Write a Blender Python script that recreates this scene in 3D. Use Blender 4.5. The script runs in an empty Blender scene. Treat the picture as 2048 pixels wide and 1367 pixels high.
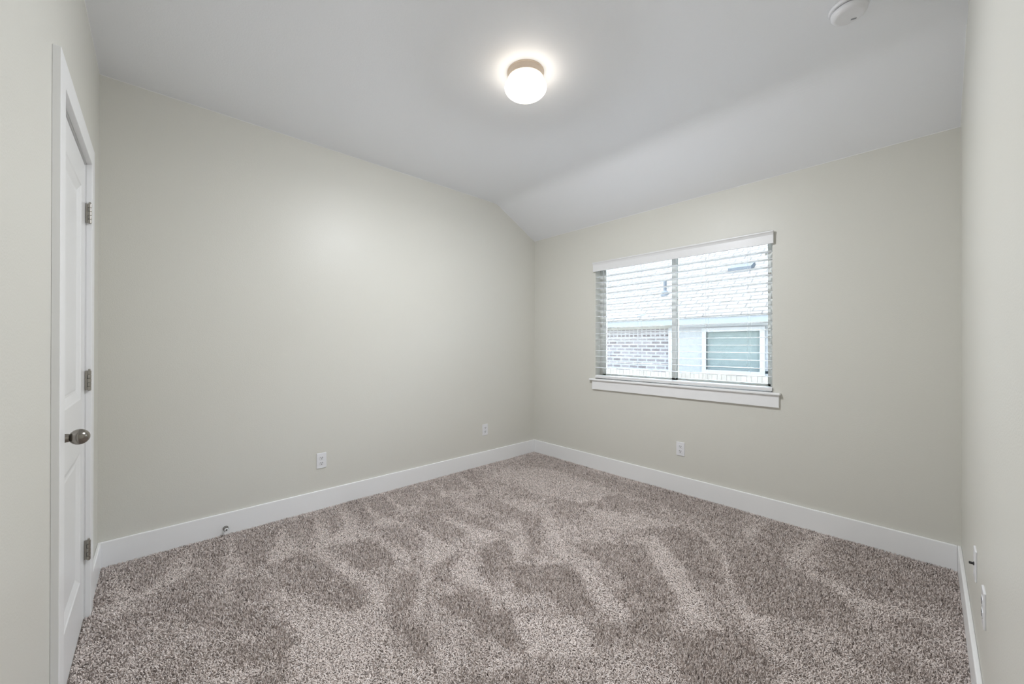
import bpy, bmesh, math
import numpy as np
from mathutils import Matrix, Vector, Euler

SC = bpy.context.scene
COL = SC.collection
PI = math.pi

# ------------------------------------------------------------------ camera
XA, XC, YB, YD = -3.1397, 0.117, 3.2692, -0.231      # wall planes: left, right, window wall, door wall
H, HB, YBR = 2.743, 2.4449, 2.694                    # flat ceiling, height at window wall, ceiling break
YAW, PIT, ROL = 0.8262, 0.0022, 0.0014
fw = Vector((-math.sin(YAW) * math.cos(PIT), math.cos(YAW) * math.cos(PIT), math.sin(PIT)))
rt = Vector((math.cos(YAW), math.sin(YAW), 0))
up = rt.cross(fw)
r2 = rt * math.cos(ROL) + up * math.sin(ROL)
u2 = up * math.cos(ROL) - rt * math.sin(ROL)
cam_data = bpy.data.cameras.new('camera')
cam = bpy.data.objects.new('camera', cam_data)
COL.objects.link(cam)
cam.matrix_world = Matrix(((r2.x, u2.x, -fw.x, 0), (r2.y, u2.y, -fw.y, 0), (r2.z, u2.z, -fw.z, 1.2375), (0, 0, 0, 1)))
cam_data.sensor_width = 36
cam_data.lens = 772.84 / 2048 * 36
cam_data.shift_x = (1024 - 1021.365) / 2048
cam_data.shift_y = (687.2326 - 683.5) / 2048
cam_data.clip_start = 0.01
SC.camera = cam

# ------------------------------------------------------------------ light
LAMP = 5.0   # radiance of the ceiling lamp's glass globe
LAMP_FILL = 112.0   # watts of a point light added under the globe, sent mostly sideways and down
LAMP_FILL_C = (0.97, 1.0, 1.05)
SIDE = 0.235   # share of it that leaves sideways
SKY = 20.0   # strength of the bright hazy sky
w = bpy.data.worlds.new('sky')
SC.world = w
w.use_nodes = True
nt = w.node_tree
bg = nt.nodes['Background']
tc = nt.nodes.new('ShaderNodeTexCoord')
sx = nt.nodes.new('ShaderNodeSeparateXYZ')
rp = nt.nodes.new('ShaderNodeValToRGB')
nt.links.new(tc.outputs['Generated'], sx.inputs[0])
nt.links.new(sx.outputs['Z'], rp.inputs[0])
rp.color_ramp.elements[0].position = 0.0
rp.color_ramp.elements[0].color = (0.92, 0.96, 1.0, 1)
rp.color_ramp.elements[1].position = 0.9
rp.color_ramp.elements[1].color = (0.55, 0.74, 1.0, 1)
nt.links.new(rp.outputs[0], bg.inputs[0])
bg.inputs[1].default_value = SKY
sd = bpy.data.lights.new('sun', 'SUN')
sd.energy = 50.0   
sd.angle = math.radians(6)
sd.color = (1.0, 0.95, 0.88)
so = bpy.data.objects.new('sun', sd)
COL.objects.link(so)
so.rotation_euler = Vector((0.22, 0.20, -0.95)).to_track_quat('-Z', 'Y').to_euler()
so.location = (0, -3, 9)
SC.view_settings.view_transform = 'Standard'
SC.view_settings.look = 'None'
SC.view_settings.exposure = 0.0
SC.view_settings.gamma = 1.0
SC.view_settings.use_curve_mapping = False

# ------------------------------------------------------------------ materials
def mat(name, col, rough=0.5, metal=0.0, spec=0.5, bump=None, emit=None, noise=None):
    m = bpy.data.materials.new(name)
    m.use_nodes = True
    t = m.node_tree
    b = t.nodes['Principled BSDF']
    b.inputs['Base Color'].default_value = (*col, 1)
    b.inputs['Roughness'].default_value = rough
    b.inputs['Metallic'].default_value = metal
    b.inputs['Specular IOR Level'].default_value = spec
    tcn = t.nodes.new('ShaderNodeTexCoord')
    if bump:
        sc, dist, st = bump
        n = t.nodes.new('ShaderNodeTexNoise')
        n.inputs['Scale'].default_value = sc
        n.inputs['Detail'].default_value = 2.0
        t.links.new(tcn.outputs['Object'], n.inputs['Vector'])
        bp = t.nodes.new('ShaderNodeBump')
        bp.inputs['Distance'].default_value = dist
        bp.inputs['Strength'].default_value = st
        t.links.new(n.outputs[0], bp.inputs['Height'])
        t.links.new(bp.outputs[0], b.inputs['Normal'])
    if noise:
        sc, amt = noise
        n = t.nodes.new('ShaderNodeTexNoise')
        n.inputs['Scale'].default_value = sc
        n.inputs['Detail'].default_value = 4.0
        t.links.new(tcn.outputs['Object'], n.inputs['Vector'])
        mx = t.nodes.new('ShaderNodeMix')
        mx.data_type = 'RGBA'
        mx.inputs['A'].default_value = (*[c * (1 - amt) for c in col], 1)
        mx.inputs['B'].default_value = (*[min(1, c * (1 + amt)) for c in col], 1)
        t.links.new(n.outputs[0], mx.inputs['Factor'])
        t.links.new(mx.outputs['Result'], b.inputs['Base Color'])
    if emit:
        b.inputs['Emission Color'].default_value = (*emit[0], 1)
        b.inputs['Emission Strength'].default_value = emit[1]
    return m

WALLC = (0.722, 0.710, 0.650)   
M = dict(
    wall=mat('wall_paint', WALLC, 0.42, spec=0.4, bump=(170, 0.0012, 0.35), noise=(1.1, 0.012)),
    ceil=mat('ceiling_paint', (0.94, 0.955, 0.985), 0.6, spec=0.3, bump=(150, 0.0014, 0.35)),
    trim=mat('white_trim_paint', (0.93, 0.93, 0.93), 0.32, noise=(3.0, 0.01)),
    door=mat('white_door_paint', (0.87, 0.87, 0.865), 0.30, noise=(3.0, 0.01)),
    valance=mat('white_blind_vinyl', (0.82, 0.82, 0.82), 0.38, noise=(4.0, 0.01)),
    cord=mat('blind_cord', (0.75, 0.76, 0.78), 0.8, noise=(90, 0.05)),
    wand=mat('tilt_wand_plastic', (0.45, 0.45, 0.43), 0.25, noise=(60, 0.05)),
    vinyl=mat('window_frame_vinyl', (0.74, 0.74, 0.70), 0.4, noise=(5, 0.02)),
    plate=mat('outlet_plastic', (0.84, 0.84, 0.86), 0.25, noise=(20, 0.01)),
    slot=mat('slot_dark', (0.03, 0.03, 0.03), 0.6, noise=(20, 0.1)),
    nickel=mat('brushed_nickel', (0.30, 0.28, 0.25), 0.20, metal=1.0, noise=(40, 0.06)),
    hinge=mat('satin_nickel_hinge', (0.40, 0.38, 0.34), 0.34, metal=1.0, noise=(60, 0.08)),
    pan=mat('lamp_pan_enamel', (0.66, 0.55, 0.45), 0.35, noise=(20, 0.02)),
    globe=mat('lit_opal_glass', (0.9, 0.88, 0.84), 0.3, emit=((1.0, 0.91, 0.79), LAMP)),
    rubber=mat('white_rubber', (0.80, 0.80, 0.80), 0.6, noise=(60, 0.02)),
    detector=mat('detector_plastic', (0.84, 0.84, 0.86), 0.35, noise=(20, 0.01)),
    grey=mat('grey_plastic', (0.30, 0.31, 0.33), 0.5, noise=(30, 0.05)),
    base_mat=mat('carpet_backing', (0.36, 0.31, 0.28), 0.95, spec=0.1, noise=(300, 0.3), bump=(400, 0.004, 0.6)),
    caulk=mat('caulk', (0.88, 0.88, 0.86), 0.6, noise=(20, 0.01)),
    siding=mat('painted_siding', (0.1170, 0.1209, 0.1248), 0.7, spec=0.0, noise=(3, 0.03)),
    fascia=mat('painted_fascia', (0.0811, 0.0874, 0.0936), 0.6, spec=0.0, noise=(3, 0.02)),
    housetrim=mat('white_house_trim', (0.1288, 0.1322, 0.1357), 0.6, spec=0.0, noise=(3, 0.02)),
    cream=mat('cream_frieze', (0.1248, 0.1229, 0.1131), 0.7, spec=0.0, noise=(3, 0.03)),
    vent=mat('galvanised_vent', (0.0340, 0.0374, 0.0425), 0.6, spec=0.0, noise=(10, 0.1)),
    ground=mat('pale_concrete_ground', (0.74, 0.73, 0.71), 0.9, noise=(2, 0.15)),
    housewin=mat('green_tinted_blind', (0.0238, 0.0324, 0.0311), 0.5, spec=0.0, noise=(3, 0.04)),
    clip=mat('blue_grey_clip', (0.10, 0.15, 0.18), 0.5, noise=(40, 0.05)),
    chrome=mat('chrome', (0.35, 0.35, 0.35), 0.2, metal=1.0, noise=(40, 0.05)),
)

def glass_mat():
    m = bpy.data.materials.new('window_glass')
    m.use_nodes = True
    t = m.node_tree
    t.nodes.clear()
    o = t.nodes.new('ShaderNodeOutputMaterial')
    mx = t.nodes.new('ShaderNodeMixShader')
    tr = t.nodes.new('ShaderNodeBsdfTransparent')
    gl = t.nodes.new('ShaderNodeBsdfGlossy')
    fr = t.nodes.new('ShaderNodeFresnel')
    fr.inputs[0].default_value = 1.45
    gl.inputs['Roughness'].default_value = 0.02
    tr.inputs[0].default_value = (0.96, 0.985, 0.98, 1)
    t.links.new(fr.outputs[0], mx.inputs[0])
    t.links.new(tr.outputs[0], mx.inputs[1])
    t.links.new(gl.outputs[0], mx.inputs[2])
    t.links.new(mx.outputs[0], o.inputs[0])
    return m
M['glass'] = glass_mat()

def brick_mat(name, c1, c2, mort, bw, bh, ms, axes=('X', 'Z'), offset=0.5, rough=0.85):
    m = bpy.data.materials.new(name)
    m.use_nodes = True
    t = m.node_tree
    b = t.nodes['Principled BSDF']
    b.inputs['Roughness'].default_value = rough
    b.inputs['Specular IOR Level'].default_value = 0.0
    tcn = t.nodes.new('ShaderNodeTexCoord')
    s = t.nodes.new('ShaderNodeSeparateXYZ')
    c = t.nodes.new('ShaderNodeCombineXYZ')
    t.links.new(tcn.outputs['Object'], s.inputs[0])
    t.links.new(s.outputs[axes[0]], c.inputs['X'])
    t.links.new(s.outputs[axes[1]], c.inputs['Y'])
    br = t.nodes.new('ShaderNodeTexBrick')
    br.offset = offset
    br.inputs['Color1'].default_value = (*c1, 1)
    br.inputs['Color2'].default_value = (*c2, 1)
    br.inputs['Mortar'].default_value = (*mort, 1)
    br.inputs['Scale'].default_value = 1.0
    br.inputs['Brick Width'].default_value = bw
    br.inputs['Row Height'].default_value = bh
    br.inputs['Mortar Size'].default_value = ms
    br.inputs['Mortar Smooth'].default_value = 0.1
    t.links.new(c.outputs[0], br.inputs['Vector'])
    n = t.nodes.new('ShaderNodeTexNoise')
    n.inputs['Scale'].default_value = 14
    t.links.new(tcn.outputs['Object'], n.inputs['Vector'])
    mx = t.nodes.new('ShaderNodeMix')
    mx.data_type = 'RGBA'
    mx.blend_type = 'MULTIPLY'
    mx.inputs['Factor'].default_value = 0.35
    t.links.new(br.outputs['Color'], mx.inputs['A'])
    t.links.new(n.outputs[0], mx.inputs['B'])
    t.links.new(mx.outputs['Result'], b.inputs['Base Color'])
    return m
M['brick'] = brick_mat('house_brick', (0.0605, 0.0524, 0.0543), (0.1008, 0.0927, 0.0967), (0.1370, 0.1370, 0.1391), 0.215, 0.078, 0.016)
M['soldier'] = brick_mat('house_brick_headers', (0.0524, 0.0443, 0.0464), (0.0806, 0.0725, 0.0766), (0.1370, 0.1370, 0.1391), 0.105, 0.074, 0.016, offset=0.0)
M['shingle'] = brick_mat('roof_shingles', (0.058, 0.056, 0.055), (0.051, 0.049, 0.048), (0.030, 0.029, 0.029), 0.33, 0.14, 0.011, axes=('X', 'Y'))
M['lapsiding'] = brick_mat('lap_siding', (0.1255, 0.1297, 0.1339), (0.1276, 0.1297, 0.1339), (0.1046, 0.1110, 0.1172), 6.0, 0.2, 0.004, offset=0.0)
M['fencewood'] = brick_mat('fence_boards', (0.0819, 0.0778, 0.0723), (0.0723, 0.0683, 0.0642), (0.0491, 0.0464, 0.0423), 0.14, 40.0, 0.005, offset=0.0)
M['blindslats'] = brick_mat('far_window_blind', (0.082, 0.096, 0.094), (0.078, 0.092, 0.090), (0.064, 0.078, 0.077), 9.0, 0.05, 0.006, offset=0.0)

# ------------------------------------------------------------------ helpers
def link(name, bm, m, parent=None, smooth=False, bevel=0.0, seg=2):
    me = bpy.data.meshes.new(name)
    bmesh.ops.recalc_face_normals(bm, faces=bm.faces)
    bm.to_mesh(me)
    bm.free()
    o = bpy.data.objects.new(name, me)
    COL.objects.link(o)
    me.materials.append(m)
    if smooth:
        me.polygons.foreach_set('use_smooth', [True] * len(me.polygons))
    if bevel:
        md = o.modifiers.new('bevel', 'BEVEL')
        md.width = bevel
        md.segments = seg
        md.limit_method = 'ANGLE'
        md.angle_limit = math.radians(40)
    if parent:
        o.parent = parent
    return o

def box(bm, x0, x1, y0, y1, z0, z1):
    v = [bm.verts.new((x, y, z)) for x in (x0, x1) for y in (y0, y1) for z in (z0, z1)]
    for f in ((0, 1, 3, 2), (4, 6, 7, 5), (0, 4, 5, 1), (2, 3, 7, 6), (0, 2, 6, 4), (1, 5, 7, 3)):
        bm.faces.new([v[i] for i in f])
    return v

def B(*a):
    bm = bmesh.new()
    for b in a:
        box(bm, *b)
    return bm

def prism(pts, axis, a, b):
    """polygon pts (two coordinates) extruded along axis 0/1/2 from a to b"""
    bm = bmesh.new()
    def mk(p, t):
        c = list(p)
        c.insert(axis, t)
        return bm.verts.new(c)
    lo = [mk(p, a) for p in pts]
    hi = [mk(p, b) for p in pts]
    bm.faces.new(lo)
    bm.faces.new(hi)
    n = len(pts)
    for i in range(n):
        bm.faces.new((lo[i], lo[(i + 1) % n], hi[(i + 1) % n], hi[i]))
    return bm

def lathe(bm, prof, n=48, mtx=None, cap=True):
    """prof: (radius, height) pairs turned about local Z"""
    rings = []
    for r, z in prof:
        if r < 1e-6:
            rings.append([bm.verts.new((0, 0, z))])
        else:
            rings.append([bm.verts.new((r * math.cos(2 * PI * k / n), r * math.sin(2 * PI * k / n), z)) for k in range(n)])
    for a, b in zip(rings, rings[1:]):
        for k in range(n):
            k2 = (k + 1) % n
            if len(a) == 1 and len(b) == 1:
                continue
            if len(a) == 1:
                bm.faces.new((a[0], b[k], b[k2]))
            elif len(b) == 1:
                bm.faces.new((a[k], b[0], a[k2]))
            else:
                bm.faces.new((a[k], b[k], b[k2], a[k2]))
    if cap:
        for rg in (rings[0], rings[-1]):
            if len(rg) > 1:
                bm.faces.new(rg)
    if mtx is not None:
        bmesh.ops.transform(bm, matrix=mtx, verts=[v for rg in rings for v in rg])

def tag(o, label=None, cat=None, group=None, kind=None):
    if label: o['label'] = label
    if cat: o['category'] = cat
    if group: o['group'] = group
    if kind: o['kind'] = kind
    return o

def empty(name, loc=(0, 0, 0), rz=0.0):
    o = bpy.data.objects.new(name, None)
    COL.objects.link(o)
    o.location = loc
    o.rotation_euler = (0, 0, rz)
    o.empty_display_size = 0.05
    return o

def struct(name, bm, m, label=None, bevel=0.0):
    o = link(name, bm, m, bevel=bevel)
    o['kind'] = 'structure'
    if label: o['label'] = label
    return o

def copy_tree(o, parent=None):
    c = o.copy()
    COL.objects.link(c)
    if parent: c.parent = parent
    for ch in list(o.children):
        copy_tree(ch, c)
    return c

RX90 = Matrix.Rotation(-PI / 2, 4, 'X')   # local Z of a lathe -> +Y

# ------------------------------------------------------------------ room shell
T = 0.15
FZ = -0.012      # carpet backing level; the pile rises to the room's zero height
struct('floor', B((XA - T, XC + T, YD - T, YB + T, -0.20, FZ)), M['base_mat'], 'brown carpet backing under the pile')
# side walls follow the ceiling's profile
prof = [(YD - T, -0.2), (YB + T, -0.2), (YB + T, HB), (YB, HB), (YBR, H), (YD - T, H)]
struct('wall_left', prism(prof, 0, XA - T, XA), M['wall'], 'long plain greige wall left of the corner, with sloped top at the window end')
struct('wall_right', prism(prof, 0, XC, XC + T), M['wall'], 'bright greige wall at the right edge of the photo')
# ceiling, flat then falling to the window wall, with a softly rounded break
cp = [(YD - T, H)]
for k in range(9):
    t = k / 8
    a = Vector((YBR - 0.09, H)); b = Vector((YBR, H)); d = (Vector((YB, HB)) - b).normalized() * 0.09 + b
    q = a * (1 - t) ** 2 + b * 2 * t * (1 - t) + d * t * t
    cp.append((q.x, q.y))
cp += [(YB, HB), (YB + T, HB), (YB + T, H + 0.15), (YD - T, H + 0.15)]
struct('ceiling', prism(cp, 0, XA - T, XC + T), M['ceil'], 'white textured ceiling, flat and then sloping down to the window wall')

# window wall with its opening
WX0, WX1, WZ0, WZ1 = -2.286, -0.769, 0.880, 2.066
bm = B((XA, WX0, YB, YB + T, -0.2, HB), (WX1, XC, YB, YB + T, -0.2, HB),
       (WX0, WX1, YB, YB + T, -0.2, WZ0), (WX0, WX1, YB, YB + T, WZ1, HB))
bmesh.ops.remove_doubles(bm, verts=bm.verts, dist=1e-5)
struct('wall_back', bm, M['wall'], 'greige wall with the window')
# door wall with its opening
DX0, DX1, DZ = -2.622, -1.877, 2.068     # rough opening
bm = B((XA, DX0, YD - T, YD, -0.2, H), (DX1, XC, YD - T, YD, -0.2, H), (DX0, DX1, YD - T, YD, DZ, H))
struct('wall_near', bm, M['wall'], 'greige wall at the left edge of the photo, holding the white door')

# unseen shell added behind the door to stop sky light leaking through its gaps
struct('wall_light_block', B((DX0 - 0.1, DX1 + 0.1, YD - T - 0.65, YD - T - 0.6, -0.2, H), (DX0 - 0.15, DX0 - 0.1, YD - T - 0.65, YD - T, -0.2, H),
       (DX1 + 0.1, DX1 + 0.15, YD - T - 0.65, YD - T, -0.2, H), (DX0 - 0.15, DX1 + 0.15, YD - T - 0.65, YD - T, H, H + 0.1),
       (DX0 - 0.15, DX1 + 0.15, YD - T - 0.65, YD - T, -0.25, -0.2)), M['wall'])

# thin caulk beads where walls meet ceiling
def strip(name, pts, label):
    bm = bmesh.new()
    for (a, b) in pts:
        a, b = Vector(a), Vector(b)
        d = (b - a).normalized()
        n1 = d.orthogonal().normalized()
        n2 = d.cross(n1)
        ra = [bm.verts.new(a + (n1 * math.cos(t) + n2 * math.sin(t)) * 0.0028) for t in [k * PI / 4 for k in range(8)]]
        rb = [bm.verts.new(b + (n1 * math.cos(t) + n2 * math.sin(t)) * 0.0028) for t in [k * PI / 4 for k in range(8)]]
        for k in range(8):
            bm.faces.new((ra[k], ra[(k + 1) % 8], rb[(k + 1) % 8], rb[k]))
    struct(name, bm, M['caulk'], label)
strip('trim_1', [((XA, YD, H), (XA, YBR - 0.05, H)), ((XA, YBR + 0.05, H - 0.028), (XA, YB, HB))], 'thin pale caulk line between left wall and ceiling')
strip('trim_2', [((XA, YB, HB), (XC, YB, HB))], 'thin pale caulk line between window wall and sloped ceiling')
strip('trim_3', [((XC, YB, HB), (XC, YBR + 0.05, H - 0.028)), ((XC, YBR - 0.05, H), (XC, YD, H))], 'thin pale caulk line between right wall and ceiling')
strip('trim_4', [((XA, YD, H), (XC, YD, H))], 'thin pale caulk line between door wall and ceiling')

# baseboards
BT, BH = 0.0145, 0.133
def baseboard(name, x0, x1, y0, y1, label):
    struct(name, B((x0, x1, y0, y1, FZ - 0.005, BH)), M['trim'], label, bevel=0.004)
baseboard('baseboard_left', XA, XA + BT, YD, YB, 'tall flat white baseboard along the long left wall')
baseboard('baseboard_back', XA + BT, XC - BT, YB - BT, YB, 'tall flat white baseboard under the window')
baseboard('baseboard_right', XC - BT, XC, YD, YB, 'tall flat white baseboard along the right wall')
baseboard('baseboard_near', XA + BT, -2.700, YD, YD + BT, 'short piece of white baseboard between door casing and corner')
baseboard('baseboard_near_2', -1.801, XC - BT, YD, YD + BT, 'white baseboard on the near side of the door')

# ------------------------------------------------------------------ door
d = empty('door_1', (-2.25, YD, 0))
d['kind'] = 'structure'
d['label'] = 'closed white two-panel door with nickel knob in white casing at left'
def dpart(name, bm, m, parent=None, **k):
    o = link(name, bm, m, **k)
    p = parent or d
    o.parent = p
    o.matrix_parent_inverse = Matrix.Translation(-Vector(d.location))
    return o
CX0, CX1 = -2.700, -1.803       # casing outer edges
IX0, IX1 = -2.611, -1.889       # casing inner edges
CT, CTOP = 0.019, 2.149
bm = prism([(CX0, FZ), (IX0, FZ), (IX0, CTOP - 0.088), (IX1, CTOP - 0.088), (IX1, FZ), (CX1, FZ), (CX1, CTOP), (CX0, CTOP)], 1, YD, YD + CT)
dpart('casing', bm, M['trim'], bevel=0.0018)
JX0, JX1, JZ = -2.609, -1.891, 2.056
bm = B((DX0, JX0, YD - T, YD, FZ, JZ + 0.012), (JX1, DX1, YD - T, YD, FZ, JZ + 0.012), (JX0, JX1, YD - T, YD, JZ, DZ),
       (JX0, JX0 + 0.012, YD - 0.085, YD - 0.044, FZ, JZ), (JX1 - 0.012, JX1, YD - 0.085, YD - 0.044, FZ, JZ))
dpart('jamb', bm, M['trim'])
# slab with two recessed panels
SX0, SX1, SZ0, SZ1 = -2.606, -1.894, -0.006, 2.046
FY = YD - 0.003
bm = bmesh.new()
PX0, PX1 = SX0 + 0.118, SX1 - 0.118
pan = [(0.205, 0.770), (1.000, 1.925)]
xs = [SX0, PX0, PX1, SX1]
zs = [SZ0, pan[0][0], pan[0][1], pan[1][0], pan[1][1], SZ1]
V = {}
def gv(x, y, z):
    k = (round(x, 5), round(y, 5), round(z, 5))
    if k not in V: V[k] = bm.verts.new(k)
    return V[k]
for i in range(3):
    for j in range(5):
        if i == 1 and j in (1, 3): continue
        bm.faces.new((gv(xs[i], FY, zs[j]), gv(xs[i + 1], FY, zs[j]), gv(xs[i + 1], FY, zs[j + 1]), gv(xs[i], FY, zs[j + 1])))
for z0, z1 in pan:
    rings = [(0, 0), (0.006, -0.003), (0.034, -0.0115), (0.042, -0.0115), (0.050, -0.0095)]
    for (o0, h0), (o1, h1) in zip(rings, rings[1:]):
        a = [(PX0 + o0, z0 + o0), (PX1 - o0, z0 + o0), (PX1 - o0, z1 - o0), (PX0 + o0, z1 - o0)]
        b = [(PX0 + o1, z0 + o1), (PX1 - o1, z0 + o1), (PX1 - o1, z1 - o1), (PX0 + o1, z1 - o1)]
        for k in range(4):
            k2 = (k + 1) % 4
            bm.faces.new((gv(a[k][0], FY + h0, a[k][1]), gv(a[k2][0], FY + h0, a[k2][1]), gv(b[k2][0], FY + h1, b[k2][1]), gv(b[k][0], FY + h1, b[k][1])))
    o1, h1 = rings[-1]
    bm.faces.new([gv(x, FY + h1, z) for x, z in ((PX0 + o1, z0 + o1), (PX1 - o1, z0 + o1), (PX1 - o1, z1 - o1), (PX0 + o1, z1 - o1))])
BY = FY - 0.035
bm.faces.new([gv(x, BY, z) for x, z in ((SX0, SZ0), (SX1, SZ0), (SX1, SZ1), (SX0, SZ1))])
for x in (SX0, SX1):
    ring = [gv(x, FY, z) for z in zs]
    bm.faces.new(ring + [gv(x, BY, SZ1), gv(x, BY, SZ0)])
for z in (SZ0, SZ1):
    ring = [gv(x, FY, z) for x in xs]
    bm.faces.new(ring + [gv(SX1, BY, z), gv(SX0, BY, z)])
dpart('door_panel', bm, M['door'])
# egg knob on rose and neck
KX, KZ = SX1 - 0.076, 0.921
km = Matrix.Translation((KX, FY, KZ)) @ RX90
bm = bmesh.new()
prof_k = [(0.0, 0.0715), (0.006, 0.071), (0.012, 0.0688), (0.018, 0.0645), (0.0225, 0.059), (0.0255, 0.0520), (0.0265, 0.045),
          (0.0255, 0.038), (0.022, 0.0315), (0.017, 0.0265), (0.0135, 0.0240), (0.0125, 0.022)]
# egg lies horizontal: wider along the door than tall
lathe(bm, prof_k, 40, km, cap=False)
dpart('knob', bm, M['nickel'], smooth=True)
bm = bmesh.new()
lathe(bm, [(0.0125, 0.024), (0.0140, 0.021), (0.0150, 0.012), (0.0175, 0.0070), (0.029, 0.005), (0.0315, 0.0025), (0.0315, -0.0005)], 40, km, cap=False)
dpart('knob_rose', bm, M['nickel'], smooth=True)
# hinges: leaf edge, knuckles with gaps, pin tip
for k, z in enumerate((1.834, 1.072, 0.300)):
    hy = YD + 0.012
    bm = B((-2.6105, -2.6075, YD - 0.002, hy - 0.004, z - 0.0435, z + 0.0435))
    o = dpart('hinge', bm, M['hinge'], bevel=0.0006)
    bm = bmesh.new()
    for q in range(5):
        z0 = z - 0.044 + q * 0.0178
        lathe(bm, [(0.0055, z0), (0.0066, z0 + 0.0008), (0.0066, z0 + 0.0158), (0.0055, z0 + 0.0166)], 16, Matrix.Translation((-2.6035, hy, 0)))
    lathe(bm, [(0.0042, z - 0.047), (0.0042, z + 0.049), (0.0030, z + 0.052)], 12, Matrix.Translation((-2.6035, hy, 0)))
    kn = dpart('knuckle', bm, M['hinge'], parent=o)
    kn.matrix_parent_inverse = Matrix.Identity(4)
    bm = B((-2.6012, -2.5988, hy - 0.0062, hy - 0.0038, z - 0.028, z - 0.010), (-2.6012, -2.5988, hy - 0.0062, hy - 0.0038, z + 0.008, z + 0.026))
    kn = dpart('knuckle_gap', bm, M['slot'], parent=o)
    kn.matrix_parent_inverse = Matrix.Identity(4)
bm = bmesh.new()
lathe(bm, [(0.004, 0), (0.004, 0.010), (0.0, 0.012)], 12, Matrix.Translation((-2.19, YD - 0.016, 2.044)), cap=False)
dpart('catch', bm, M['hinge'], smooth=True)

# ------------------------------------------------------------------ window
wn = empty('window_1', (-1.53, YB, WZ0))
wn['kind'] = 'structure'
wn['label'] = 'two-pane sliding window with white stool and apron, behind the blind'
def wpart(name, bm, m, **k):
    o = link(name, bm, m, **k)
    o.parent = wn
    o.matrix_parent_inverse = Matrix.Translation(-Vector(wn.location))
    return o
F0, F1 = YB + 0.085, YB + 0.145
a = 0.030
bm = B((WX0, WX0 + a, F0, F1, WZ0, WZ1), (WX1 - 0.030, WX1, F0, F1, WZ0, WZ1), (WX0, WX1, F0, F1, WZ1 - a, WZ1), (WX0, WX1, F0, F1, WZ0, WZ0 + 0.050))
wpart('window_frame', bm, M['vinyl'], bevel=0.002)
MX = -1.53
def sash(x0, x1, y0, y1, s):
    z0, z1 = WZ0 + 0.045, WZ1 - 0.025
    return B((x0, x0 + s, y0, y1, z0, z1), (x1 - s, x1, y0, y1, z0, z1), (x0, x1, y0, y1, z0, z0 + 0.022), (x0, x1, y0, y1, z1 - s, z1))
wpart('sash', sash(WX0 + 0.028, MX + 0.020, F0 + 0.006, F0 + 0.026, 0.036), M['vinyl'], bevel=0.0015)
wpart('sash', sash(MX + 0.000, WX1 - 0.028, F0 + 0.030, F0 + 0.050, 0.028), M['vinyl'], bevel=0.0015)
wpart('glass_pane', B((WX0 + 0.05, MX - 0.01, F0 + 0.014, F0 + 0.018, WZ0 + 0.055, WZ1 - 0.05)), M['glass'])
wpart('glass_pane', B((MX + 0.02, WX1 - 0.05, F0 + 0.038, F0 + 0.042, WZ0 + 0.055, WZ1 - 0.05)), M['glass'])
wpart('corner_block', B((-0.842, -0.823, F0 + 0.028, F0 + 0.038, 1.022, 1.042)), M['clip'])
wpart('corner_block', B((-0.842, -0.828, F0 + 0.028, F0 + 0.038, 1.915, 1.935)), M['vinyl'])
# stool (sill board) and apron
wpart('window_sill', B((-2.343, -0.716, YB - 0.034, YB, WZ0, 0.8985), (WX0 + 0.0005, WX1 - 0.0005, YB - 0.001, F0, WZ0 + 0.0005, 0.8985)), M['trim'], bevel=0.005, seg=3)
wpart('apron', B((-2.315, -0.726, YB - 0.018, YB, 0.792, WZ0)), M['trim'], bevel=0.0015)

# ------------------------------------------------------------------ venetian blind
vb = empty('venetian_blind', (-1.53, YB, 0.90))
tag(vb, 'white wide-slat venetian blind with valance, lowered and open over the window', 'window blind')
def vpart(name, bm, m, parent=None, **k):
    o = link(name, bm, m, **k)
    if parent:
        o.parent = parent
    else:
        o.parent = vb
        o.matrix_parent_inverse = Matrix.Translation(-Vector(vb.location))
    return o
# valance with crown lip; its right end hangs a touch lower than the opening
pv = [(YB - 0.026, 1.966), (YB - 0.013, 1.966), (YB - 0.013, 2.056), (YB - 0.036, 2.056), (YB - 0.036, 2.048), (YB - 0.030, 2.040), (YB - 0.027, 2.030), (YB - 0.026, 2.026)]
bm = prism(pv, 0, -2.300, -0.757)
bmesh.ops.transform(bm, matrix=Matrix.Translation((-0.757, 0, 2.056)) @ Matrix.Rotation(0.0030, 4, 'Y') @ Matrix.Translation((0.757, 0, -2.056)), verts=bm.verts)
val = vpart('valance', bm, M['valance'], bevel=0.0012)
for x0, x1, z0, z1 in ((-2.2975, -2.286, 1.972, 2.058), (-0.771, -0.7595, 1.968, 2.050)):
    vpart('valance_return', B((x0, x1, YB - 0.024, YB - 0.001, z0, z1)), M['valance'], parent=val).matrix_parent_inverse = Matrix.Identity(4)
vpart('headrail', B((-2.278, -0.776, YB - 0.006, YB + 0.052, 1.985, 2.036)), M['valance'], bevel=0.002)
SLY0, SLY1 = YB - 0.010, YB + 0.052
bm = bmesh.new()
for k in range(17):
    z = 1.0089 + k * 0.05677
    # slightly crowned slat
    ys = [SLY0, SLY0 + 0.016, SLY0 + 0.031, SLY0 + 0.046, SLY1]
    zz = [0, 0.0012, 0.0016, 0.0012, 0]
    t = 0.0028
    lo = [(y, z + q - t / 2) for y, q in zip(ys, zz)]
    hi = [(y, z + q + t / 2) for y, q in zip(ys, zz)]
    ring = lo + hi[::-1]
    L = [bm.verts.new((-2.280, *p)) for p in ring]
    R = [bm.verts.new((-0.7735, *p)) for p in ring]
    bm.faces.new(L); bm.faces.new(R)
    for i in range(len(ring)):
        j = (i + 1) % len(ring)
        bm.faces.new((L[i], L[j], R[j], R[i]))
vpart('slats', bm, M['valance'])
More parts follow.
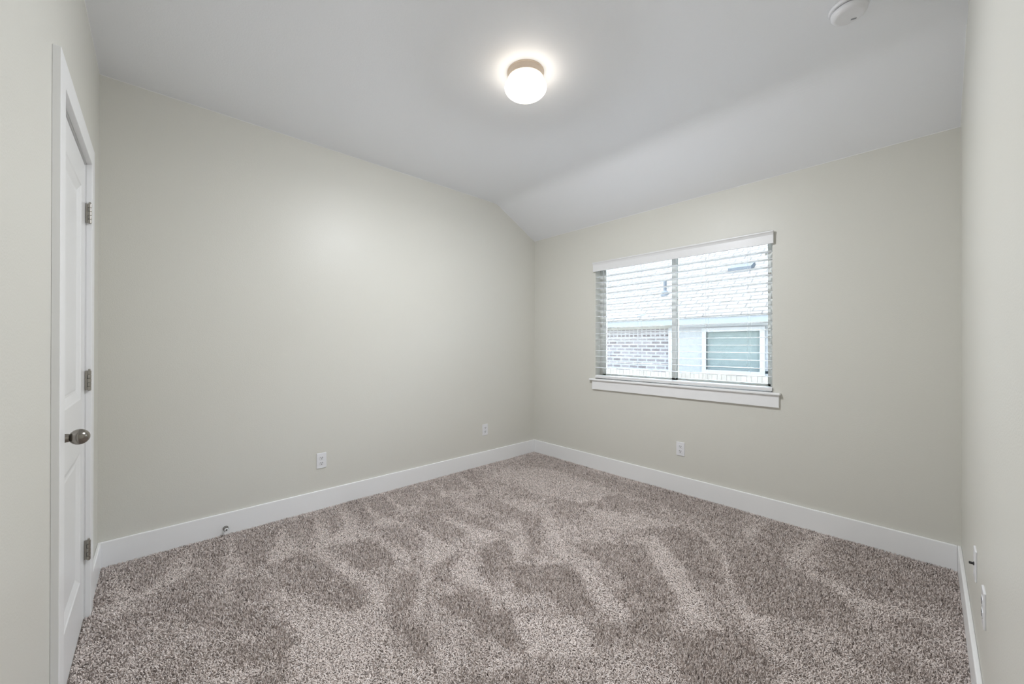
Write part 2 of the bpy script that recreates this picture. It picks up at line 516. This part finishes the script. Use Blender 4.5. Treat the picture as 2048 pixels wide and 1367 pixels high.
br = vpart('bottom_rail', prism([(SLY0 - 0.006, 0.9075), (SLY1, 0.9075), (SLY1, 0.930), (SLY0 + 0.024, 0.9355), (SLY0 + 0.004, 0.933), (SLY0 - 0.006, 0.928)], 0, -2.280, -0.767), M['valance'], bevel=0.003)
vpart('end_cap', B((-0.7675, -0.7655, SLY0 - 0.002, SLY0 + 0.022, 0.911, 0.929)), M['grey'], parent=br).matrix_parent_inverse = Matrix.Identity(4)
bm = bmesh.new()
def cyl(bm, p, q, r, n=8):
    p, q = Vector(p), Vector(q)
    dd = q - p
    m = Matrix.Translation(p) @ dd.to_track_quat('Z', 'Y').to_matrix().to_4x4()
    lathe(bm, [(r, 0), (r, dd.length)], n, m)
for x in (-2.140, -1.815, -1.222, -0.924):
    bm = bmesh.new()
    for y in (SLY0 - 0.0008, SLY1 + 0.0008):
        cyl(bm, (x, y, 0.93), (x, y, 1.985), 0.0006)
    for k in range(17):
        z = 1.0089 + k * 0.05677 - 0.0026
        cyl(bm, (x, SLY0, z), (x, SLY1, z), 0.0005, 5)
    vpart('ladder_cord', bm, M['cord'])
bm = bmesh.new()
cyl(bm, (-2.176, SLY0 - 0.006, 1.425), (-2.176, SLY0 - 0.006, 1.985), 0.0030, 6)
cyl(bm, (-2.176, SLY0 - 0.006, 1.418), (-2.176, SLY0 - 0.006, 1.44), 0.0042, 8)
vpart('tilt_wand', bm, M['wand'])

# ------------------------------------------------------------------ ceiling lamp
LX, LY = -1.516, 1.507
lamp = empty('ceiling_lamp', (LX, LY, H))
tag(lamp, 'lit round white glass flush-mount ceiling lamp with beige pan', 'ceiling lamp')
bm = bmesh.new()
lathe(bm, [(0.0, 0.0), (0.102, 0.0), (0.102, -0.004), (0.0985, -0.006), (0.0985, -0.038), (0.100, -0.041), (0.096, -0.043), (0.0, -0.043)], 72, cap=False)
link('lamp_pan', bm, M['pan'], parent=lamp)
bm = bmesh.new()
pg = [(0.094, -0.0435), (0.100, -0.046)]
R, cz, hh = 0.1165, -0.084, 0.054
for k in range(-6, 17):
    t = k / 16 * PI / 2
    r, z = R * math.cos(t), cz - hh * math.sin(t) * (1.0 if t > 0 else 0.62 / math.sin(6 / 16 * PI / 2) * math.sin(6 / 16 * PI / 2))
    if z < -0.048: pg.append((max(r, 0), z))
pg[-1] = (0.0, pg[-1][1])
lathe(bm, pg, 72, cap=False)
link('lamp_globe', bm, M['globe'], parent=lamp, smooth=True)

# added fill below the globe, shaped to spare the ceiling, fading above the horizontal
bl = bpy.data.lights.new('lamp_fill', 'POINT')
bl.energy = LAMP_FILL
bl.color = LAMP_FILL_C
bl.shadow_soft_size = 0.05
bl.use_nodes = True
t = bl.node_tree
em = t.nodes['Emission']
tcn = t.nodes.new('ShaderNodeTexCoord')
sp_ = t.nodes.new('ShaderNodeSeparateXYZ')
up_ = t.nodes.new('ShaderNodeMapRange')
up_.interpolation_type = 'SMOOTHSTEP'
up_.inputs['From Min'].default_value = 0.33
up_.inputs['From Max'].default_value = 0.0
up_.inputs['To Min'].default_value = 0.0
up_.inputs['To Max'].default_value = SIDE
dn_ = t.nodes.new('ShaderNodeMapRange')
dn_.inputs['From Min'].default_value = 0.0
dn_.inputs['From Max'].default_value = -1.0
dn_.inputs['To Min'].default_value = 0.0
dn_.inputs['To Max'].default_value = 1.0
ad_ = t.nodes.new('ShaderNodeMath')
ad_.operation = 'ADD'
t.links.new(tcn.outputs['Normal'], sp_.inputs[0])
t.links.new(sp_.outputs['Z'], up_.inputs['Value'])
t.links.new(sp_.outputs['Z'], dn_.inputs['Value'])
t.links.new(up_.outputs[0], ad_.inputs[0])
t.links.new(dn_.outputs[0], ad_.inputs[1])
t.links.new(ad_.outputs[0], em.inputs['Strength'])
bo = bpy.data.objects.new('lamp_fill', bl)
COL.objects.link(bo)
bo.parent = lamp
bo.location = (0, 0, pg[-1][1] - 0.052)

# ------------------------------------------------------------------ smoke detector
sm = empty('smoke_detector', (-0.243, 2.268, H), math.radians(20))
tag(sm, 'round white smoke detector on the ceiling near the right wall', 'smoke detector')
bm = bmesh.new()
lathe(bm, [(0.0, 0.0), (0.070, 0.0), (0.072, -0.004), (0.069, -0.013), (0.062, -0.015), (0.0, -0.015)], 56, cap=False)
link('base', bm, M['detector'], parent=sm, smooth=False)
bm = bmesh.new()
lathe(bm, [(0.056, -0.014), (0.056, -0.021)], 56)
link('vent_ring', bm, M['slot'], parent=sm)
bm = bmesh.new()
lathe(bm, [(0.0, -0.019), (0.062, -0.019), (0.0645, -0.021), (0.063, -0.032), (0.058, -0.041), (0.048, -0.045), (0.044, -0.0443), (0.0, -0.0455)], 56, cap=False)
link('cover', bm, M['detector'], parent=sm, smooth=True)
bm = bmesh.new()
box(bm, 0.012, 0.032, 0.020, 0.028, -0.0465, -0.0445)
link('test_button', bm, M['grey'], parent=sm, bevel=0.001)

# ------------------------------------------------------------------ outlets
def round_rect(bm, w2, h2, y0, y1, cut):
    pts = [(-w2 + cut, -h2), (w2 - cut, -h2), (w2, -h2 + cut), (w2, h2 - cut), (w2 - cut, h2), (-w2 + cut, h2), (-w2, h2 - cut), (-w2, -h2 + cut)]
    return pts
def make_outlet(loc, rz, label):
    o = empty('electrical_outlet', loc, rz)
    tag(o, label, 'electrical outlet', 'duplex outlets low on the walls')
    link('faceplate', B((-0.035, 0.035, -0.001, 0.0055, -0.0572, 0.0572)), M['plate'], parent=o, bevel=0.0025)
    for s in (1, -1):
        zc = s * 0.0195
        bm = prism([(x, z + zc) for x, z in round_rect(None, 0.0165, 0.0142, 0, 0, 0.006)], 1, 0.004, 0.0072)
        rc = link('receptacle', bm, M['plate'], parent=o, bevel=0.0006)
        y0, y1 = 0.0070, 0.0079
        bm = B((-0.0082, -0.0048, y0, y1, zc - 0.001, zc + 0.0085), (0.0048, 0.0082, y0, y1, zc - 0.000, zc + 0.0080), (-0.0031, 0.0031, y0, y1, zc - 0.0095, zc - 0.0045))
        link('contact_slots', bm, M['slot'], parent=rc)
    bm = bmesh.new()
    lathe(bm, [(0.003, 0.0052), (0.003, 0.0062), (0.002, 0.0066)], 12, RX90)
    link('screw', bm, M['plate'], parent=o)
    return o
first = make_outlet((XA, 0.936, 0.356), -PI / 2, 'white duplex outlet on the long left wall, nearest the door')
for loc, rz, lab in (((XA, 2.531, 0.354), -PI / 2, 'white duplex outlet on the long left wall, near the far corner'),
                     ((-1.428, YB, 0.361), PI, 'white duplex outlet on the wall below the window'),
                     ((XC, 1.925, 0.412), PI / 2, 'white duplex outlet seen edge-on on the right wall, the nearer of two plates')):
    c = copy_tree(first)
    c.location = loc
    c.rotation_euler = (0, 0, rz)
    c['label'] = lab
# cable jack plate on the right wall
o = empty('cable_jack', (XC, 2.262, 0.420), PI / 2)
tag(o, 'white wall plate with dark coaxial jack, by the far corner of the right wall', 'cable jack')
link('faceplate', B((-0.035, 0.035, -0.001, 0.0055, -0.0572, 0.0572)), M['plate'], parent=o, bevel=0.0025)
bm = bmesh.new()
lathe(bm, [(0.0065, 0.004), (0.0065, 0.008), (0.0045, 0.0085), (0.0045, 0.018), (0.003, 0.0185)], 12, RX90)
link('connector', bm, M['slot'], parent=o)

# ------------------------------------------------------------------ door stop on the baseboard
ds = empty('door_stop', (XA + BT, 0.345, 0.036))
tag(ds, 'small chrome door stop with white tip on the left baseboard', 'door stop')
RY90 = Matrix.Rotation(PI / 2, 4, 'Y')
bm = bmesh.new()
lathe(bm, [(0.0150, -0.001), (0.0150, 0.003), (0.0125, 0.006), (0.007, 0.008)], 28, RY90)
link('base', bm, M['chrome'], parent=ds, smooth=False)
bm = bmesh.new()
lathe(bm, [(0.0062, 0.007), (0.0058, 0.024), (0.0115, 0.027), (0.0135, 0.029), (0.0135, 0.033), (0.0118, 0.034)], 28, RY90)
link('stem', bm, M['chrome'], parent=ds, smooth=False)
bm = bmesh.new()
lathe(bm, [(0.0112, 0.0335), (0.0112, 0.0385), (0.0098, 0.0400), (0.0052, 0.0400), (0.0052, 0.0375), (0.0, 0.0375)], 28, RY90, cap=False)
link('rubber_tip', bm, M['rubber'], parent=ds)
bm = bmesh.new()
lathe(bm, [(0.0050, 0.0374), (0.0050, 0.0384)], 16, RY90)
link('tip_hole', bm, M['slot'], parent=ds)

# ------------------------------------------------------------------ outside: ground, fence, neighbour's house
GZ = -0.55
o = link('ground', B((-14, 10, YB + T + 0.01, 22, GZ - 0.2, GZ)), M['ground'])
tag(o, 'pale ground between the houses', kind='structure')

fence = empty('wooden_fence', (-3, 6.6, GZ))
tag(fence, 'pale wooden board fence between window and neighbouring house', 'fence')
def part_at(par, name, bm, m, parent=None, **k):
    o = link(name, bm, m, **k)
    if parent:
        o.parent = parent
    else:
        o.parent = par
        o.matrix_parent_inverse = Matrix.Translation(-Vector(par.location))
    return o
bm = bmesh.new()
rng = np.random.default_rng(5)
x = -10.0
while x < 4:
    dz = rng.uniform(-0.008, 0.012)
    v = box(bm, x, x + 0.137, 6.60, 6.618, GZ, 0.762 + dz)
    x += 0.14
part_at(fence, 'boards', bm, M['fencewood'])
part_at(fence, 'rail', B((-10, 4, 6.618, 6.66, 0.45, 0.54)), M['fencewood'])
part_at(fence, 'rail', B((-10, 4, 6.618, 6.66, -0.35, -0.26)), M['fencewood'])

hs = empty('neighbouring_house', (-3.7, 8.1, GZ))
tag(hs, 'neighbouring house with pale shingle roof, brick and white siding, seen through the blind', 'house')
HY = 8.1
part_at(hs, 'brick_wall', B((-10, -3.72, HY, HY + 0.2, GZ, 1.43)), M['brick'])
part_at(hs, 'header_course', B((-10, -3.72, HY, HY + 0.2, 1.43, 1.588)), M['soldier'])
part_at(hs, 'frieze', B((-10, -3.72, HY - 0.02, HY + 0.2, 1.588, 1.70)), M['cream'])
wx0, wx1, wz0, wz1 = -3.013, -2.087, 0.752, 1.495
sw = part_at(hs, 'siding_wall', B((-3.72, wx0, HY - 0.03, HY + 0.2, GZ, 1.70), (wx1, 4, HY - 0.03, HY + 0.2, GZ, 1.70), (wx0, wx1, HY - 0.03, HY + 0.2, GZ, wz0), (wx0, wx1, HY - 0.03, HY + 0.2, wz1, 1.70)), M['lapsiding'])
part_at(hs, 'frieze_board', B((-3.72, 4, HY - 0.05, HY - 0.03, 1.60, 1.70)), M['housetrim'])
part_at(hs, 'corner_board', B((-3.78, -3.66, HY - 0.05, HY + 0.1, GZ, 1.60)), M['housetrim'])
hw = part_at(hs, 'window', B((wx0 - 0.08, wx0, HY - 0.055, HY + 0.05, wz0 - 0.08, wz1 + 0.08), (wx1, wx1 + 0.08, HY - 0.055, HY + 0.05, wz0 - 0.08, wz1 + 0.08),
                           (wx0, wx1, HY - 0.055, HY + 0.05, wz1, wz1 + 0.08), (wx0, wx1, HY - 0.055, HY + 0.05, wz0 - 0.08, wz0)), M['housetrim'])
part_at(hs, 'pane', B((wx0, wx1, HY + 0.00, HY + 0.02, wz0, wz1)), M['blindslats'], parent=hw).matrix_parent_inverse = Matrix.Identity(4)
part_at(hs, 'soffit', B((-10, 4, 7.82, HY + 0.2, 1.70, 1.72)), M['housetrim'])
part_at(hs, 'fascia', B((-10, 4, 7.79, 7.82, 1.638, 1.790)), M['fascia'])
# roof plane rising away from the eave
RP = 0.6
ry0, ry1 = 7.76, 16.5
rz = lambda y: 1.79 + RP * (y - 7.8)
bm = prism([(ry0, rz(ry0)), (ry1, rz(ry1)), (ry1, rz(ry1) + 0.05), (ry0, rz(ry0) + 0.03)], 0, -10, 5)
roof = part_at(hs, 'roof', bm, M['shingle'])
# step of a lower roof at the left with its bent end
bm = prism([(-10, 7.84), (-4.38, 7.84), (-4.22, 7.93), (-10, 7.93)], 2, 0, 0.03)
for v in bm.verts: v.co.z += rz(v.co.y) + 0.035
part_at(hs, 'flashing', bm, M['fascia'])
# box vent and pipe with boot
vy = 9.50
bm = bmesh.new()
v = box(bm, -3.085, -2.625, vy, vy + 0.30, rz(vy) - 0.02, rz(vy) + 0.15)
for q in v:
    if q.co.z > rz(vy) + 0.1 and q.co.y > vy + 0.1: q.co.z += 0.14
for q in v:
    if q.co.z < rz(vy) and q.co.y > vy + 0.1: q.co.z += 0.15
part_at(hs, 'roof_vent', bm, M['vent'])
bm = bmesh.new()
py = 8.80
lathe(bm, [(0.10, rz(py) - 0.02), (0.085, rz(py) + 0.07), (0.036, rz(py) + 0.12), (0.036, rz(py) + 0.34)], 20, Matrix.Translation((-4.21, py, 0)))
part_at(hs, 'vent_pipe', bm, M['vent'])

# ------------------------------------------------------------------ carpet pile
FLAT_NAP = [
 [(-3.01,0.1),(-2.95,0.13),(-2.76,0.16),(-2.71,0.04),(-2.81,0.05)],
 [(-2.73,0.04),(-2.77,0.17),(-2.68,0.05),(-2.62,-0.06),(-2.69,-0.06)],
 [(-3.08,0.35),(-3.06,0.37),(-2.53,0.37),(-2.57,0.28)],
 [(-2.57,0.24),(-2.52,0.27),(-2.26,0.31),(-2.28,0.29)],
 [(-2.97,0.63),(-2.62,0.64),(-2.54,0.5),(-2.57,0.47)],
 [(-3.02,0.86),(-2.6,0.86),(-2.52,0.72),(-2.64,0.74)],
 [(-3.08,1.02),(-2.83,1.03),(-2.48,1.06),(-2.39,0.89),(-2.53,0.86)],
 [(-3.04,1.2),(-2.63,1.24),(-2.46,1.31),(-2.64,1.15)],
 [(-3.05,1.43),(-2.67,1.43),(-2.67,1.33)],
 [(-2.43,0.42),(-2.26,0.45),(-2.16,0.5),(-2.12,0.5),(-2.24,0.43)],
 [(-2.58,0.68),(-2.52,0.75),(-2.26,0.8),(-1.99,0.89),(-1.77,0.84),(-1.79,0.77),(-2.0,0.8),(-2.18,0.74)],
 [(-2.46,1.05),(-2.12,1.13),(-2.01,1.08),(-2.19,1.05)],
 [(-2.02,0.47),(-1.8,0.72),(-1.38,0.59),(-1.59,0.36)],
 [(-3.04,-0.17),(-2.94,-0.14),(-2.69,-0.06),(-2.51,-0.08),(-2.53,-0.16),(-2.64,-0.2),(-2.7,-0.13)],
 [(-3.02,1.19),(-2.67,1.2),(-2.59,1.25),(-2.63,1.16)],
 [(-3.05,1.42),(-2.73,1.4),(-2.65,1.45),(-2.67,1.33)],
 [(-3.05,1.67),(-2.97,1.69),(-2.73,1.67),(-2.72,1.57)],
 [(-3.07,1.84),(-2.76,1.8),(-2.66,1.85),(-2.71,1.74)],
 [(-3.05,2.14),(-2.67,2.08),(-2.59,1.98),(-2.74,2.0)],
 [(-3.0,2.61),(-2.73,2.65),(-2.57,2.32),(-2.74,2.41)],
 [(-2.55,1.24),(-2.33,1.33),(-1.9,1.37),(-1.59,1.29),(-1.45,1.27),(-1.49,1.2),(-1.69,1.18),(-1.89,1.11),(-2.04,1.16)],
 [(-2.4,1.54),(-2.29,1.62),(-1.85,1.67),(-1.8,1.66),(-1.99,1.52)],
 [(-2.33,2.05),(-2.21,2.23),(-2.0,2.16),(-2.04,2.02)],
 [(-1.99,2.17),(-1.85,2.14),(-1.57,1.91),(-1.42,1.77),(-1.59,1.76)],
 [(-1.82,1.64),(-1.83,1.84),(-1.66,1.69),(-1.6,1.53)],
 [(-1.81,2.41),(-1.52,2.59),(-1.17,2.67),(-1.31,2.44),(-1.44,2.27)],
 [(-1.32,2.33),(-1.19,2.33),(-0.91,2.07),(-0.96,2.02)],
 [(-1.01,2.07),(-0.84,2.02),(-0.74,1.89),(-0.82,1.88)],
 [(-1.41,1.79),(-1.22,1.76),(-0.91,1.6),(-0.97,1.53),(-1.15,1.61)],
 [(-1.53,1.35),(-1.5,1.39),(-1.31,1.23),(-1.4,1.24)],
 [(-1.85,1.05),(-1.83,1.07),(-1.56,0.89),(-1.59,0.86)],
 [(-1.32,1.22),(-1.08,1.44),(-0.9,1.31),(-1.09,1.1)],
 [(-2.81,2.73),(-2.36,3.14),(-1.76,2.83),(-1.85,2.47),(-2.32,2.34),(-2.68,2.47)],
 [(-1.25,2.4),(-1.19,2.43),(-0.98,2.21),(-0.74,1.96),(-0.62,1.83),(-0.75,1.77),(-0.93,1.97),(-1.09,2.09)],
 [(-1.27,2.87),(-1.02,2.69),(-0.77,2.43),(-0.63,2.08),(-0.51,2.07),(-0.42,1.88),(-0.5,1.89),(-0.66,2.05),(-0.83,2.45)],
 [(-0.88,2.92),(-0.8,3.16),(-0.77,2.86),(-0.66,2.78),(-0.78,2.78)],
 [(-0.57,2.7),(-0.53,3.05),(-0.49,3.26),(-0.46,3.27),(-0.48,2.86),(-0.5,2.7)],
 [(-0.45,2.67),(-0.26,2.63),(-0.17,2.58),(-0.21,2.48),(-0.31,2.53)],
 [(-0.26,2.58),(-0.21,2.64),(-0.2,2.29),(-0.23,2.34)],
 [(-0.23,2.56),(-0.07,2.62),(0.07,2.63),(0.04,2.57),(-0.1,2.52),(-0.2,2.51)],
 [(-0.24,2.1),(-0.21,2.12),(-0.25,1.82),(-0.26,1.8)]]
RAISED_NAP = [
 [(-3.13,-0.2),(-3.07,0.09),(-2.82,0.05),(-2.69,-0.06),(-2.93,-0.13)],
 [(-3.03,0.17),(-3.07,0.35),(-2.58,0.28),(-2.59,0.25),(-2.79,0.17)],
 [(-3.04,0.38),(-3.01,0.63),(-2.59,0.48),(-2.51,0.38)],
 [(-3.02,0.66),(-3.06,0.87),(-2.65,0.74),(-2.64,0.66)],
 [(-3.07,0.9),(-3.07,1.03),(-2.71,0.96),(-2.65,0.87)],
 [(-3.04,1.08),(-3.02,1.19),(-2.66,1.17),(-2.62,1.1)],
 [(-3.03,1.24),(-3.06,1.42),(-2.68,1.32),(-2.62,1.25)],
 [(-2.52,0.28),(-2.44,0.41),(-2.24,0.44),(-2.24,0.39),(-2.29,0.32)],
 [(-2.59,-0.03),(-2.73,0.17),(-2.58,0.23),(-2.29,0.27),(-1.98,0.43),(-1.79,0.45),(-1.79,0.39),(-2.06,0.27),(-2.27,0.1),(-2.42,-0.02)],
 [(-2.55,0.46),(-2.51,0.7),(-2.18,0.74),(-1.95,0.78),(-1.82,0.75),(-1.84,0.67),(-2.06,0.56),(-2.28,0.49)],
 [(-2.51,0.76),(-2.45,1.02),(-2.19,1.05),(-2.04,1.0),(-2.16,0.86)],
 [(-1.98,0.23),(-1.81,0.41),(-1.7,0.37),(-1.84,0.22)],
 [(-2.41,-0.13),(-2.31,-0.05),(-2.26,-0.05),(-2.32,-0.11)],
 [(-3.11,-0.23),(-2.97,-0.17),(-2.77,-0.17),(-2.63,-0.21)],
 [(-3.04,1.12),(-3.02,1.19),(-2.64,1.15),(-2.66,1.05)],
 [(-3.06,1.25),(-3.04,1.4),(-2.66,1.34),(-2.66,1.21)],
 [(-3.09,1.44),(-3.06,1.66),(-2.73,1.56),(-2.73,1.4)],
 [(-3.08,1.7),(-3.08,1.83),(-2.71,1.74),(-2.75,1.65)],
 [(-3.08,1.86),(-3.02,2.1),(-2.69,2.0),(-2.76,1.86)],
 [(-3.07,2.2),(-3.01,2.34),(-2.78,2.23),(-2.82,2.11)],
 [(-2.59,1.09),(-2.44,1.29),(-2.2,1.29),(-2.08,1.2),(-2.18,1.12)],
 [(-2.42,0.89),(-2.39,1.02),(-2.04,1.02),(-2.07,0.96),(-2.12,0.85),(-2.21,0.81)],
 [(-2.6,1.32),(-2.52,1.5),(-2.12,1.53),(-2.04,1.47),(-2.14,1.4)],
 [(-2.67,1.52),(-2.6,1.7),(-2.09,1.75),(-1.91,1.71),(-2.11,1.61)],
 [(-2.55,1.86),(-2.5,2.02),(-2.08,2.02),(-1.92,2.07),(-1.63,1.75),(-1.67,1.71),(-1.95,1.9),(-2.27,1.87)],
 [(-1.9,1.15),(-1.93,1.34),(-1.87,1.35),(-1.8,1.2),(-1.7,1.17),(-1.74,1.08)],
 [(-1.87,1.46),(-1.87,1.66),(-1.74,1.6),(-1.58,1.35),(-1.64,1.33)],
 [(-1.97,0.99),(-1.9,1.07),(-1.69,0.93),(-1.68,0.82),(-1.78,0.82)],
 [(-1.64,1.0),(-1.57,1.22),(-1.46,1.22),(-1.38,1.14),(-1.39,1.08),(-1.5,1.0)],
 [(-1.41,1.08),(-1.34,1.23),(-1.18,1.14),(-1.17,1.07),(-1.33,1.04)],
 [(-1.6,1.47),(-1.39,1.75),(-1.05,1.52),(-1.11,1.41),(-1.3,1.44),(-1.4,1.34)],
 [(-1.54,1.92),(-1.21,2.24),(-0.82,1.87),(-0.83,1.71),(-1.07,1.81),(-1.34,1.89)],
 [(-1.02,1.46),(-0.91,1.53),(-0.89,1.47),(-0.93,1.32)],
 [(-1.3,2.46),(-1.12,2.69),(-0.88,2.26),(-0.85,2.19),(-1.02,2.27)],
 [(-3.11,3.06),(-2.94,3.25),(-1.95,3.13),(-1.25,3.23),(-1.13,2.92),(-1.81,2.9),(-2.44,2.96),(-2.89,2.81)],
 [(-1.81,2.72),(-1.75,2.84),(-1.49,2.53),(-1.61,2.54)],
 [(-0.73,1.61),(-0.66,1.71),(-0.57,1.47),(-0.64,1.46)],
 [(-1.56,0.8),(-1.48,0.88),(-1.31,0.8),(-1.41,0.76)],
 [(-1.7,3.27),(-1.1,3.24),(-0.91,3.26),(-1.02,2.92),(-1.36,2.9)],
 [(-1.04,3.07),(-0.93,3.24),(-0.84,2.78),(-0.91,2.77)],
 [(-0.8,3.05),(-0.73,3.24),(-0.51,3.14),(-0.65,2.8),(-0.75,2.81)],
 [(-0.47,3.14),(-0.29,3.32),(0.1,3.33),(0.1,2.87),(-0.22,2.57),(-0.36,2.72),(-0.47,2.87)],
 [(-1.23,2.58),(-0.99,2.58),(-0.83,2.45),(-0.74,2.17),(-0.85,2.14),(-1.03,2.26)],
 [(-0.86,2.59),(-0.62,2.85),(-0.55,2.61),(-0.36,2.58),(-0.24,2.41),(-0.21,2.29),(-0.36,2.15),(-0.57,2.05),(-0.74,2.31)],
 [(-0.66,1.78),(-0.53,1.89),(-0.4,1.73),(-0.39,1.67),(-0.61,1.42),(-0.67,1.63)]]

def inside(px, py, poly):
    r = np.zeros(px.shape, bool)
    n = len(poly)
    for i in range(n):
        x1, y1 = poly[i]
        x2, y2 = poly[(i + 1) % n]
        c = ((y1 > py) != (y2 > py))
        with np.errstate(divide='ignore', invalid='ignore'):
            xi = (x2 - x1) * (py - y1) / (y2 - y1 + 1e-12) + x1
        r ^= c & (px < xi)
    return r

def value_noise(x, y, cell, seed):
    g = np.random.default_rng(seed).random((260, 260))
    u, v = (x + 5) / cell, (y + 3) / cell
    i, j = np.floor(u).astype(int) % 259, np.floor(v).astype(int) % 259
    fu, fv = u - np.floor(u), v - np.floor(v)
    fu, fv = fu * fu * (3 - 2 * fu), fv * fv * (3 - 2 * fv)
    return (g[i, j] * (1 - fu) * (1 - fv) + g[i + 1, j] * fu * (1 - fv) + g[i, j + 1] * (1 - fu) * fv + g[i + 1, j + 1] * fu * fv)

def build_pile():
    rng = np.random.default_rng(11)
    x0, x1, y0, y1 = XA + BT + 0.001, XC - BT - 0.001, YD + 0.003, YB - BT - 0.001
    sp = 0.0043
    gx, gy = np.meshgrid(np.arange(x0, x1, sp), np.arange(y0, y1, sp))
    x = (gx + rng.uniform(-0.5, 0.5, gx.shape) * sp).ravel()
    y = (gy + rng.uniform(-0.5, 0.5, gy.shape) * sp).ravel()
    d = np.hypot(x, y)
    keep = rng.random(x.size) < np.clip(1.15 - 0.14 * d, 0.62, 1.0)
    # nothing under the casings
    keep &= ~((y < YD + 0.021) & (((x > -2.70) & (x < -2.61)) | ((x > -1.89) & (x < -1.803))))
    keep &= ~((y < YD + 0.016) & ((x < -2.61) | (x > -1.89)))
    x, y, d = x[keep], y[keep], d[keep]
    n = x.size
    # how the vacuum cleaner left the nap: 1 = laid flat, 0 = standing up
    jx, jy = x + rng.normal(0, 0.010, n), y + rng.normal(0, 0.010, n)
    nap = 0.55 + 0.5 * (value_noise(x, y, 0.16, 3) - 0.5) + 0.3 * (value_noise(x, y, 0.05, 4) - 0.5)
    for p in FLAT_NAP:
        nap = np.where(inside(jx, jy, p), np.maximum(nap, 0.74 + 0.35 * (nap - 0.1)), nap)
    for p in RAISED_NAP:
        nap = np.where(inside(jx, jy, p), 0.14 + 0.25 * nap, nap)
    nap = np.clip(nap, 0, 1)
    lean = np.radians(6 + 62 * nap) + rng.normal(0, 0.22, n)
    az = rng.uniform(0, 2 * PI, n)
    cl = value_noise(x, y, 0.012, 8) * 4 * PI       # neighbouring yarns clump the same way
    use = rng.random(n) < 0.6
    az = np.where(use, cl + rng.normal(0, 0.4, n), az)
    ln = rng.uniform(0.0105, 0.0145, n)
    wd = rng.uniform(0.0026, 0.0036, n) * np.clip(0.9 + 0.07 * d, 1, 1.25)
    twist = rng.uniform(-0.7, 0.7, n)
    # spine of four points, curling over towards the tip
    P = np.zeros((n, 4, 3))
    P[:, 0] = np.stack([x, y, np.full(n, FZ - 0.001)], 1)
    a = lean * 0.35
    da = az.copy()
    for k in range(1, 4):
        seg = ln / 3
        P[:, k, 0] = P[:, k - 1, 0] + np.sin(a) * np.cos(da) * seg
        P[:, k, 1] = P[:, k - 1, 1] + np.sin(a) * np.sin(da) * seg
        P[:, k, 2] = P[:, k - 1, 2] + np.cos(a) * seg
        a = a + lean * 0.75
        da = da + rng.normal(0, 0.35, n)
    W = np.stack([-np.sin(az + twist), np.cos(az + twist), np.zeros(n)], 1)
    ws = [0.8, 1.0, 1.0, 0.55]
    V = np.zeros((n, 8, 3), np.float32)
    for k in range(4):
        V[:, 2 * k] = P[:, k] - W * (wd * ws[k] / 2)[:, None]
        V[:, 2 * k + 1] = P[:, k] + W * (wd * ws[k] / 2)[:, None]
    V[:, :, 0] = np.clip(V[:, :, 0], XA + BT + 0.0002, XC - BT - 0.0002)
    V[:, :, 1] = np.clip(V[:, :, 1], YD - 0.002, YB - BT - 0.0002)
    base = (np.arange(n) * 8)[:, None, None]
    q = np.array([[0, 1, 3, 2], [2, 3, 5, 4], [4, 5, 7, 6]])[None]
    idx = (base + q).reshape(-1).astype(np.int32)
    nf = n * 3
    me = bpy.data.meshes.new('carpet_pile')
    me.vertices.add(n * 8)
    me.vertices.foreach_set('co', V.reshape(-1))
    me.loops.add(nf * 4)
    me.loops.foreach_set('vertex_index', idx)
    me.polygons.add(nf)
    me.polygons.foreach_set('loop_start', np.arange(0, nf * 4, 4, dtype=np.int32))
    me.polygons.foreach_set('use_smooth', np.ones(nf, bool))
    me.update()
    # heathered yarn colour, one tone per tuft; darkest tone paints in shaded crevices
    at = me.attributes.new('yarn', 'FLOAT_COLOR', 'FACE')
    pal = np.array([[0.93, 0.825, 0.775], [0.80, 0.70, 0.655], [0.58, 0.505, 0.465], [0.88, 0.80, 0.765], [0.20, 0.17, 0.155]])
    ch = rng.choice(5, n, p=[0.38, 0.24, 0.13, 0.19, 0.06])
    c = pal[ch] * rng.uniform(0.9, 1.06, n)[:, None] * (0.80 + 0.20 * nap)[:, None]   # standing pile painted darker, deepening the shade of the vacuum marks
    c = np.repeat(np.concatenate([c, np.ones((n, 1))], 1), 3, axis=0).astype(np.float32)
    at.data.foreach_set('color', c.reshape(-1))
    m = bpy.data.materials.new('carpet_yarn')
    m.use_nodes = True
    t = m.node_tree
    b = t.nodes['Principled BSDF']
    b.inputs['Roughness'].default_value = 0.9
    b.inputs['Specular IOR Level'].default_value = 0.15
    an = t.nodes.new('ShaderNodeAttribute')
    an.attribute_name = 'yarn'
    t.links.new(an.outputs['Color'], b.inputs['Base Color'])
    me.materials.append(m)
    o = bpy.data.objects.new('carpet_pile', me)
    COL.objects.link(o)
    tag(o, 'thick taupe cut-pile carpet with pale vacuum strokes covering the floor', 'carpet', kind='stuff')
    print('pile tufts', n)
build_pile()
